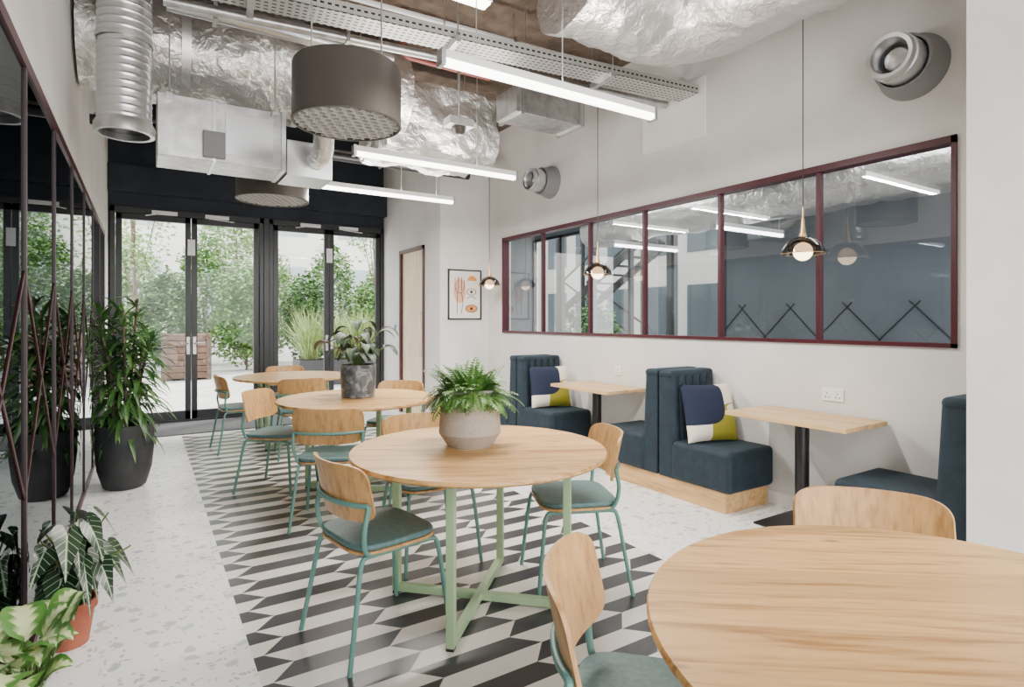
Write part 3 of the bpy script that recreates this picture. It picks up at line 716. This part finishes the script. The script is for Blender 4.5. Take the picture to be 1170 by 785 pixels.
def outlet(label, y, z, s):
    t = thing('wall_air_outlet', label, 'vent', (RX, y, z), 0, 'round wall air outlets', rot=(0, -PI/2, 0))
    b = B(); lathe(b, [(.0,.0),(.20*s,0),(.20*s,.02),(.19*s,.05),(.165*s,.12),(.165*s,.16),(.15*s,.16),(.15*s,.0)], 40); obj('collar', b, felt, t, smooth=True)
    b = B(); lathe(b, [(.14*s,.05),(.14*s,.27),(.125*s,.27),(.125*s,.20),(.125*s,.05)], 40); obj('duct', b, spiralm, t, smooth=True)
    b = B(); lathe(b, [(.125*s,.26),(.135*s,.29),(.128*s,.32),(.105*s,.315),(.092*s,.28),(.088*s,.20)], 40); obj('nozzle', b, spiralm, t, smooth=True)
    b = B(); lathe(b, [(0,.235),(.05*s,.235),(.066*s,.225),(.07*s,.215),(0,.205)], 30); obj('valve_disc', b, galv, t, smooth=True)
    b = B(); lathe(b, [(0,.20),(.124*s,.20)], 30); obj('dark_opening', b, black, t)
outlet('large round silver air outlet high on the right wall, nearest', 1.70, 2.98, 1.0)
outlet('round silver air outlet above the far end of the internal window', 5.52, 3.03, .95)

# ------------------------------------------------------------------ wall items
def socket(label, y, z, w):
    t = thing('wall_socket', label, 'socket', (RX, y, z), 0)
    b = B(); box(b, -.012, 0, -w, w, -.045, .045); obj('faceplate', b, whitepl, t, bevel=.004)
    for s in ((-1, 1) if w > .05 else (0,)):
        b = B()
        for dy, dz in ((0,.018),(-.012,-.008),(.012,-.008)): box(b, -.0135, -.011, s*.036+dy-.003, s*.036+dy+.003, dz-.005-.01, dz+.005-.01)
        obj('pin_holes', b, black, t)
        b = B(); box(b, -.016, -.011, s*.036+.012, s*.036+.022, .018, .036); obj('switch', b, whitepl, t)
socket('white double socket above the nearer booth table', 2.20, .88, .075)
socket('white socket above the farther booth table', 4.36, .89, .045)
t = thing('framed_poster', 'black framed poster of orange abstract line art', 'picture', (3.685, 7.0, 1.75))
b = B(); w, h = .255, .34
box(b, -w, w, -.025, 0, h-.018, h); box(b, -w, w, -.025, 0, -h, -h+.018); box(b, -w, -w+.018, -.025, 0, -h, h); box(b, w-.018, w, -.025, 0, -h, h); obj('frame', b, black, t)
b = B(); box(b, -w+.01, w-.01, -.012, 0, -h+.01, h-.01); obj('paper', b, P('poster_paper', (.78,.73,.66), .7), t)
def flat(bm, pts, y=-.014): bm.faces.new([bm.verts.new((x, y, z)) for x, z in pts])
def ell(cx, cz, rx, rz, a0=0, a1=2*PI, n=24): return [(cx+rx*math.cos(a0+(a1-a0)*k/n), cz+rz*math.sin(a0+(a1-a0)*k/n)) for k in range(n+1)]
pk = P('poster_blush', (.70,.38,.24), .7); orange = P('poster_orange', (.66,.26,.07), .7)
b = B(); flat(b, ell(-.08,.05,.09,.17)[:-1]); obj('blush_shape', b, pk, t)
b = B(); flat(b, ell(.11,.19,.07,.07,0,PI), -.0145); obj('orange_arch', b, orange, t)
b = B(); flat(b, ell(.10,-.19,.09,.05)[:-1], -.0145); obj('orange_oval', b, orange, t)
b = B()
for pts in (ell(-.08,.12,.07,.1,PI,2*PI), ell(.10,.04,.07,.045,0,PI), ell(.10,.04,.07,.045,PI,2*PI), ell(.10,-.06,.06,.035,0,PI), ell(.10,-.19,.09,.05), [(-.15,.12),(-.15,.22)], [(-.10,.05),(-.10,.24)], [(-.05,.05),(-.05,.24)], [(-.01,.12),(-.01,.2)], [(-.12,.03),(-.12,-.26)], [(-.05,.03),(-.03,-.12),(-.06,-.26)]):
    tube(b, [(x, -.016, z) for x, z in pts], .004, 6)
flat(b, ell(.10,.04,.02,.02)[:-1], -.0155); flat(b, ell(.10,-.19,.02,.02)[:-1], -.0155)
obj('line_drawing', b, black, t)
t = thing('door_sign', 'small blue round safety sign on the wall beside the far door', 'sign', (3.32, 8.62, 1.30), rot=(0,-PI/2,0))
b = B(); lathe(b, [(0,0),(.045,0),(.045,.004),(0,.004)], 24); obj('disc', b, P('sign_blue', (.01,.05,.4), .4), t)
b = B(); lathe(b, [(.040,.0041),(.037,.0048),(.034,.0041)], 24); obj('white_ring', b, whitepl, t)
o = obj('door_mat', box(B(), .05, 1.75, 8.1, 9.05, .0, .012), matm, None, bevel=.003); tag(o, 'dark grey entrance mat inside the glass doors', 'mat')

# ------------------------------------------------------------------ plants
def leaf(bm, uvl, base, d, L, W, droop, n=6, fold=.25, peak=.45, roll=0):
    d = Vector(d).normalized(); p = Vector(base); rows = []
    for i in range(n+1):
        t = i/n
        w = W*(math.sin(PI*(t**(math.log(.5)/math.log(peak))))**.8 if 0 < t < 1 else .0) + .0008
        s = d.cross(Vector((0,0,1)))
        if s.length < .05: s = Vector((1,0,0))
        s.normalize(); nn = s.cross(d)
        if roll: s = (s*math.cos(roll) + nn*math.sin(roll)); nn = s.cross(d)
        rows.append([bm.verts.new(p - s*w + nn*fold*w), bm.verts.new(p), bm.verts.new(p + s*w + nn*fold*w)])
        p = p + d*(L/n); d = (d + Vector((0,0,-droop/n))).normalized()
    for i in range(n):
        for k in (0, 1):
            f = bm.faces.new((rows[i][k], rows[i][k+1], rows[i+1][k+1], rows[i+1][k]))
            for lp, (a, c) in zip(f.loops, ((k,i),(k+1,i),(k+1,i+1),(k,i+1))): lp[uvl].uv = (a/2, c/n)
def arrow_leaf(bm, uvl, base, d, L, W, droop, roll=0):
    d = Vector(d).normalized(); s = d.cross(Vector((0,0,1)))
    if s.length < .05: s = Vector((1,0,0))
    s.normalize(); nn = s.cross(d); s = s*math.cos(roll) + nn*math.sin(roll); nn = s.cross(d); base = Vector(base)
    prof = [(-.30,.30,.62),(-.18,.16,.86),(-.06,.03,.98),(.0,.0,1.0),(.15,.0,.93),(.32,.0,.76),(.5,.0,.55),(.68,.0,.34),(.85,.0,.15),(1.0,.0,.01)]
    rows = []
    for t, g, w in prof:
        c = base + d*(t*L) - Vector((0,0,1))*(max(t,0)**2*droop*L*.5)
        rows.append([bm.verts.new(c + s*(k*W) + nn*(abs(k)*W*.18)) for k in (-w, -g, g, w)])
    for (t0,g0,w0), (t1,g1,w1), r0, r1 in zip(prof, prof[1:], rows, rows[1:]):
        for k, us in ((0, ((.5-w0/2, .5-g0/2, .5-g1/2, .5-w1/2))), (2, ((.5+g0/2, .5+w0/2, .5+w1/2, .5+g1/2)))):
            f = bm.faces.new((r0[k], r0[k+1], r1[k+1], r1[k]))
            for lp, uu, tt in zip(f.loops, us, (t0,t0,t1,t1)): lp[uvl].uv = (uu, (tt+.3)/1.3)
def inbounds(bm, xmin, zmin=None, xs=None, k=.6):
    for v in bm.verts:
        if v.co.x < xmin: v.co.x = xmin + random.random()*.01
        if xs is not None and v.co.x > xs: v.co.x = xs + (v.co.x-xs)*k
        if zmin is not None and v.co.z < zmin: v.co.z = zmin
PX, PY = -.14, 5.85
t = thing('potted_plant', 'tall bushy plant with narrow drooping leaves in a charcoal pot by the left wall', 'plant', (PX, PY, 0))
b = B(); lathe(b, [(0,0),(.13,0),(.155,.02),(.195,.16),(.214,.34),(.216,.45),(.205,.53),(.192,.53),(.19,.46),(0,.46)], 40); obj('pot', b, charpot, t, smooth=True)
b = B(); lathe(b, [(0,.465),(.19,.465)], 30); obj('soil', b, soil, t)
b = B(); b2 = B(); u = b2.loops.layers.uv.new('UVMap')
for k in range(8):
    a = 2*PI*k/7 + .3; r = .10 if k else 0
    top = Vector((math.cos(a)*r*1.8 + random.uniform(-.03,.03), math.sin(a)*r*2.0, random.uniform(1.05, 1.72)))
    q = spl([(math.cos(a)*r, math.sin(a)*r, .46), (math.cos(a)*r*1.2, math.sin(a)*r*1.2, .9), top], 8)
    tube(b, q, .010, 8)
    for i in range(54):
        f = (i/54)**.8; pt = q[min(len(q)-1, int((.05+.95*f)*(len(q)-1)))]
        an = i*2.4 + k; el = -.35 + 1.3*f + random.uniform(-.2,.2)
        leaf(b2, u, pt, (math.cos(an)*math.cos(el), math.sin(an)*math.cos(el), math.sin(el)), random.uniform(.22,.38), random.uniform(.013,.022), random.uniform(1.1,2.2), 6, .3, .4)
inbounds(b, LX - PX + .04); inbounds(b2, LX - PX + .03)
obj('stem', b, bark, t, smooth=True); obj('foliage', b2, lf_palm, t, smooth=True, recalc=False)
FXp, FYp = 1.40, 2.60
t = thing('potted_fern', 'bushy green fern in a tapered concrete pot on the centre table', 'plant', (FXp, FYp, TZ))
b = B(); lathe(b, [(0,0),(.112,0),(.158,.068),(.143,.288),(.122,.288),(.122,.25),(0,.25)], 64); obj('pot', b, concpot, t, smooth=True)
b = B(); lathe(b, [(0,.256),(.122,.256)], 24); obj('soil', b, soil, t)
b = B(); u = b.loops.layers.uv.new('UVMap')
for k in range(270):
    a = random.uniform(0, 2*PI); el = random.uniform(.1, 1.35); r0 = random.uniform(0,.105)
    p = Vector((math.cos(a)*r0, math.sin(a)*r0, .25)); d = Vector((math.cos(a)*math.cos(el), math.sin(a)*math.cos(el), math.sin(el)))
    L_ = random.uniform(.12,.235); n = 14; dr = random.uniform(1.0,2.2)
    for i in range(n):
        s = d.cross(Vector((0,0,1))); s = s.normalized() if s.length > .05 else Vector((1,0,0))
        q = p + d*(L_/n)
        if i > 0:
            w = .034*math.sin(PI*min(1,(i+.6)/n*.93+.07))**.7 + .006
            for sg in (-1, 1):
                tip = p + s*sg*w + d*.010 + Vector((0,0,-.005)); m = (p*.6+tip*.4)
                b.faces.new([b.verts.new(p), b.verts.new(m + d*.0085), b.verts.new(tip), b.verts.new(m - d*.0075)])
        else:
            b.faces.new([b.verts.new(p - s*.0012), b.verts.new(p + s*.0012), b.verts.new(q + s*.0012), b.verts.new(q - s*.0012)])
        p = q; d = (d + Vector((0,0,-dr/n))).normalized()
obj('fronds', b, lf_fern, t, recalc=False)
t = thing('potted_plant', 'plant with dark pointed drooping leaves in a marbled pot on the second table', 'plant', (1.50, 4.74, TZ))
b = B(); lathe(b, [(0,0),(.125,0),(.135,.008),(.143,.14),(.147,.27),(.137,.27),(.135,.235),(0,.23)], 40); obj('pot', b, marble, t, smooth=True)
b = B(); lathe(b, [(0,.236),(.134,.236)], 24); obj('soil', b, soil, t)
b = B(); b2 = B(); u = b2.loops.layers.uv.new('UVMap')
for k in range(46):
    a = k*2.4; el = random.uniform(.6, 1.48); ln = random.uniform(.10,.38)
    p1 = Vector((math.cos(a)*math.cos(el)*ln, math.sin(a)*math.cos(el)*ln, .24 + math.sin(el)*ln))
    tube(b, spl([(math.cos(a)*.03, math.sin(a)*.03, .23), (p1.x*.5, p1.y*.5, .23+(p1.z-.23)*.65), p1], 4), .0035, 6)
    leaf(b2, u, p1, (math.cos(a), math.sin(a), .55), random.uniform(.13,.19), random.uniform(.032,.046), 2.5, 7, .25, .35, random.uniform(-.4,.4))
obj('stem', b, stemm, t, smooth=True); obj('foliage', b2, lf_bego, t, smooth=True, recalc=False)
AX, AY = -.275, 3.14
t = thing('potted_plant', 'dark green arrow leafed plant with pale veins in a terracotta pot on the floor', 'plant', (AX, AY, 0))
b = B(); lathe(b, [(0,0),(.07,0),(.092,.15),(.102,.15),(.104,.19),(.092,.19),(.09,.165),(0,.165)], 36); obj('pot', b, terracotta, t, smooth=True)
b = B(); lathe(b, [(0,.168),(.09,.168)], 24); obj('soil', b, soil, t)
b = B(); b2 = B(); u = b2.loops.layers.uv.new('UVMap')
for k in range(56):
    a = k*2.4 + .4; el = random.uniform(.42, 1.4); ln = random.uniform(.13,.38)
    p1 = Vector((math.cos(a)*math.cos(el)*ln*.8, math.sin(a)*math.cos(el)*ln*.9, .20 + math.sin(el)*ln))
    tube(b, spl([(math.cos(a)*.02, math.sin(a)*.02, .165), (p1.x*.4, p1.y*.4, .165+(p1.z-.165)*.65), p1], 4), .004, 6)
    arrow_leaf(b2, u, p1, (math.cos(a)*.8, math.sin(a), -.6), random.uniform(.12,.175), random.uniform(.045,.064), .75, random.uniform(-.4,.4))
inbounds(b, LX-AX+.03); inbounds(b2, LX-AX+.025, .08, .05, .62)
obj('stem', b, stemm, t, smooth=True); obj('foliage', b2, lf_alo, t, smooth=True, recalc=False)
VX, VY = -.275, 2.08
t = thing('potted_plant', 'cream and green variegated leafy plant at the bottom left corner', 'plant', (VX, VY, 0))
b = B(); lathe(b, [(0,0),(.075,0),(.098,.22),(.102,.26),(.094,.26),(.092,.23),(0,.23)], 36); obj('pot', b, charpot, t, smooth=True)
b = B(); lathe(b, [(0,.235),(.09,.235)], 24); obj('soil', b, soil, t)
b = B(); b2 = B(); u = b2.loops.layers.uv.new('UVMap')
for k in range(26):
    a = k*2.4; el = random.uniform(.95, 1.5); ln = random.uniform(.08,.30)
    p1 = Vector((math.cos(a)*math.cos(el)*ln, math.sin(a)*math.cos(el)*ln, .24 + math.sin(el)*ln))
    tube(b, spl([(math.cos(a)*.02, math.sin(a)*.02, .23), (p1.x*.5, p1.y*.5, .23+(p1.z-.23)*.6), p1], 4), .004, 6)
    leaf(b2, u, p1, (math.cos(a)*.5, math.sin(a)*.7, .9), random.uniform(.15,.20), random.uniform(.044,.058), 1.7, 8, .25, .42, random.uniform(-.3,.3))
inbounds(b, LX-VX+.03, None, .02); inbounds(b2, LX-VX+.025, None, .03, .58)
obj('stem', b, stemm, t, smooth=True); obj('foliage', b2, lf_pale, t, smooth=True, recalc=False)

# ------------------------------------------------------------------ courtyard
b = B(); box(b, -14, 18, BY+.12, 30, -.12, -.02); struct(obj('ground_courtyard', b, paving))
bw = thing('building', 'pale building with tall windows across the courtyard', 'building', (2, 27, -.02))
b = B(); box(b, -16, 11, 0, .5, 0, 14); obj('wall', b, P('pale_facade', (.78,.76,.73), .8), bw)
for iz in range(3):
    for ix in range(9):
        b = B(); box(b, -14+ix*2.8, -12.6+ix*2.8, -.05, .05, 1.2+iz*4, 3.8+iz*4); obj('window', b, facglass, bw)
def shrub(label, x, y, r, h, z0, mi, n=4600, sz=.08, grp='courtyard shrubs', name='shrub'):
    t = thing(name, label, name, (x, y, -.02), 0, grp)
    b = B(); u = b.loops.layers.uv.new('UVMap'); rnd = random
    for i in range(n):
        while True:
            q = Vector((rnd.uniform(-1,1), rnd.uniform(-1,1), rnd.uniform(-1,1)))
            if .45 < q.length < 1: break
        if name == 'shrub' and q.z < 0: q.x *= 1.1; q.y *= 1.1
        k = .82 + .30*noise.noise(q*2.3 + Vector((x,y,0)))
        p = Vector((q.x*r*k, q.y*r*k, z0 + (h-z0)*.5*(1+q.z*k*1.15)))
        p.z = max(p.z, .08)
        d = Vector((rnd.uniform(-1,1), rnd.uniform(-1,1), rnd.uniform(-.6,.6)))
        leaf(b, u, p, d, sz*rnd.uniform(1,2.2), sz*.55, .6, 2, .2, .5, rnd.uniform(-1,1))
    for v in b.verts:
        v.co.z = max(v.co.z, .02)
        if name == 'shrub': v.co.x = max(-r, min(r, v.co.x)); v.co.y = max(-r, min(r, v.co.y))
    obj('foliage', b, lf_out[mi], t, recalc=False)
    b = B(); tube(b, spl([(0,0,0),(.04,0,z0*.6+.1),(-.03,.03,(z0+h)/2)], 4), .03 if name == 'shrub' else .035, 8)
    for k in range(4): a = k*1.6; tube(b, [(0,0,z0*.8+.05),(math.cos(a)*r*.5, math.sin(a)*r*.5, z0+(h-z0)*.6)], .012, 6)
    obj('trunk', b, bark, t)
for i, (x, y, r, h, mi, l) in enumerate((
    (-1.3,18.0,.93,2.9,0,'dense green shrub at the far left, behind the left door leaf'),
    (.57,18.4,.92,2.8,2,'dark green shrub just behind the wooden planter'),
    (2.43,18.0,.92,3.0,0,'mid green shrub at the right of the wooden planter'),
    (4.29,18.4,.92,2.9,2,'dark shrub hidden mostly by the post between the doors'),
    (6.15,18.0,.92,2.8,0,'green shrub seen through the right hand pair of doors'),
    (8.01,18.4,.92,3.0,1,'light green shrub at the right of the courtyard'),
    (9.87,18.0,.92,3.0,2,'shrub at the right end of the row, near the alcove wall'),
    (-.4,20.9,1.0,4.2,1,'tall pale shrub in the back row at the left'),
    (1.62,20.9,1.0,4.4,0,'tall green shrub in the back row behind the planter'),
    (3.64,20.9,1.0,3.9,1,'pale shrub in the middle of the back row'),
    (5.66,20.9,1.0,4.4,0,'tall green shrub in the back row behind the right doors'),
    (7.68,20.9,1.0,4.0,1,'pale shrub in the back row right of the grasses'),
    (9.70,20.9,1.0,4.3,0,'green shrub at the right end of the back row'),
    (8.4,9.9,.7,1.9,2,'small green shrub outside the neighbouring room, low in the internal window'))):
    shrub(l, x, y, r, h, .1, mi, n=4600 if i < 13 else 1500)
shrub('pale loose tree at the left of the courtyard', -.2, 15.0, 1.0, 5.4, 2.2, 1, 1000, sz=.065, grp='courtyard trees', name='tree')
shrub('slim pale tree between the two door pairs', 3.0, 24.3, 1.4, 6.6, 2.6, 1, 2400, sz=.10, grp='courtyard trees', name='tree')
shrub('airy pale tree outside the right hand doors', 5.4, 15.6, 1.1, 5.6, 2.8, 1, 1000, sz=.065, grp='courtyard trees', name='tree')
wp = thing('wooden_planter', 'brown slatted wooden planter box in the courtyard', 'planter', (.85, 16.0, -.02))
b = B()
for k in range(7): box(b, -.48, .48, -.4, .4, .05+k*.15, .185+k*.15)
obj('slats', b, noisy('planter_wood', (.085,.045,.03), (.15,.082,.052), 6, rough=.7), wp)
for x in (-.46,.46):
    for y in (-.38,.38):
        b = B(); box(b, x-.05, x+.05, y-.05, y+.05, 0, 1.12); obj('post', b, bark, wp)
gp = thing('grass_planter', 'long grey planter of ornamental grasses outside the right hand doors', 'planter', (4.0, 13.2, -.02))
b = B(); box(b, -1.2, 1.8, -.35, .35, 0, .55); obj('trough', b, P('planter_grey', (.06,.06,.064), .7), gp, bevel=.01)
b = B(); box(b, -1.15, 1.75, -.3, .3, .55, .56); obj('soil', b, soil, gp)
b = B(); u = b.loops.layers.uv.new('UVMap')
for i in range(1500):
    cx = random.choice((-.9,-.3,.3,.9,1.5)); a = random.uniform(0, 2*PI); el = random.uniform(.9,1.5)
    leaf(b, u, (cx+random.uniform(-.15,.15), random.uniform(-.2,.2), .55), (math.cos(a)*math.cos(el), math.sin(a)*math.cos(el), math.sin(el)), random.uniform(.6,1.3), .009, .9, 5, .2)
obj('grasses', b, lf_grass, gp, recalc=False)

# ------------------------------------------------------------------ light, world, camera
w = bpy.data.worlds.new('World'); S.world = w; w.use_nodes = True
bg = w.node_tree.nodes['Background']; bg.inputs[0].default_value = (.985,.982,.975,1); bg.inputs[1].default_value = 6.5
sl = bpy.data.lights.new('sun', 'SUN'); sl.energy = 8; sl.angle = .2; sl.color = (1,.96,.9)
so = bpy.data.objects.new('sun', sl); col.objects.link(so); so.rotation_euler = (R_(-20), R_(38), 0)
cd = bpy.data.cameras.new('camera'); cd.sensor_width = 36; cd.sensor_fit = 'HORIZONTAL'; cd.lens = 660/1170*36; cd.shift_y = -26.5/1170; cd.clip_start = .02
co = bpy.data.objects.new('camera', cd); col.objects.link(co); co.location = (0,0,1.4); co.rotation_euler = (PI/2, 0, -math.atan2(420, 660))
S.camera = co
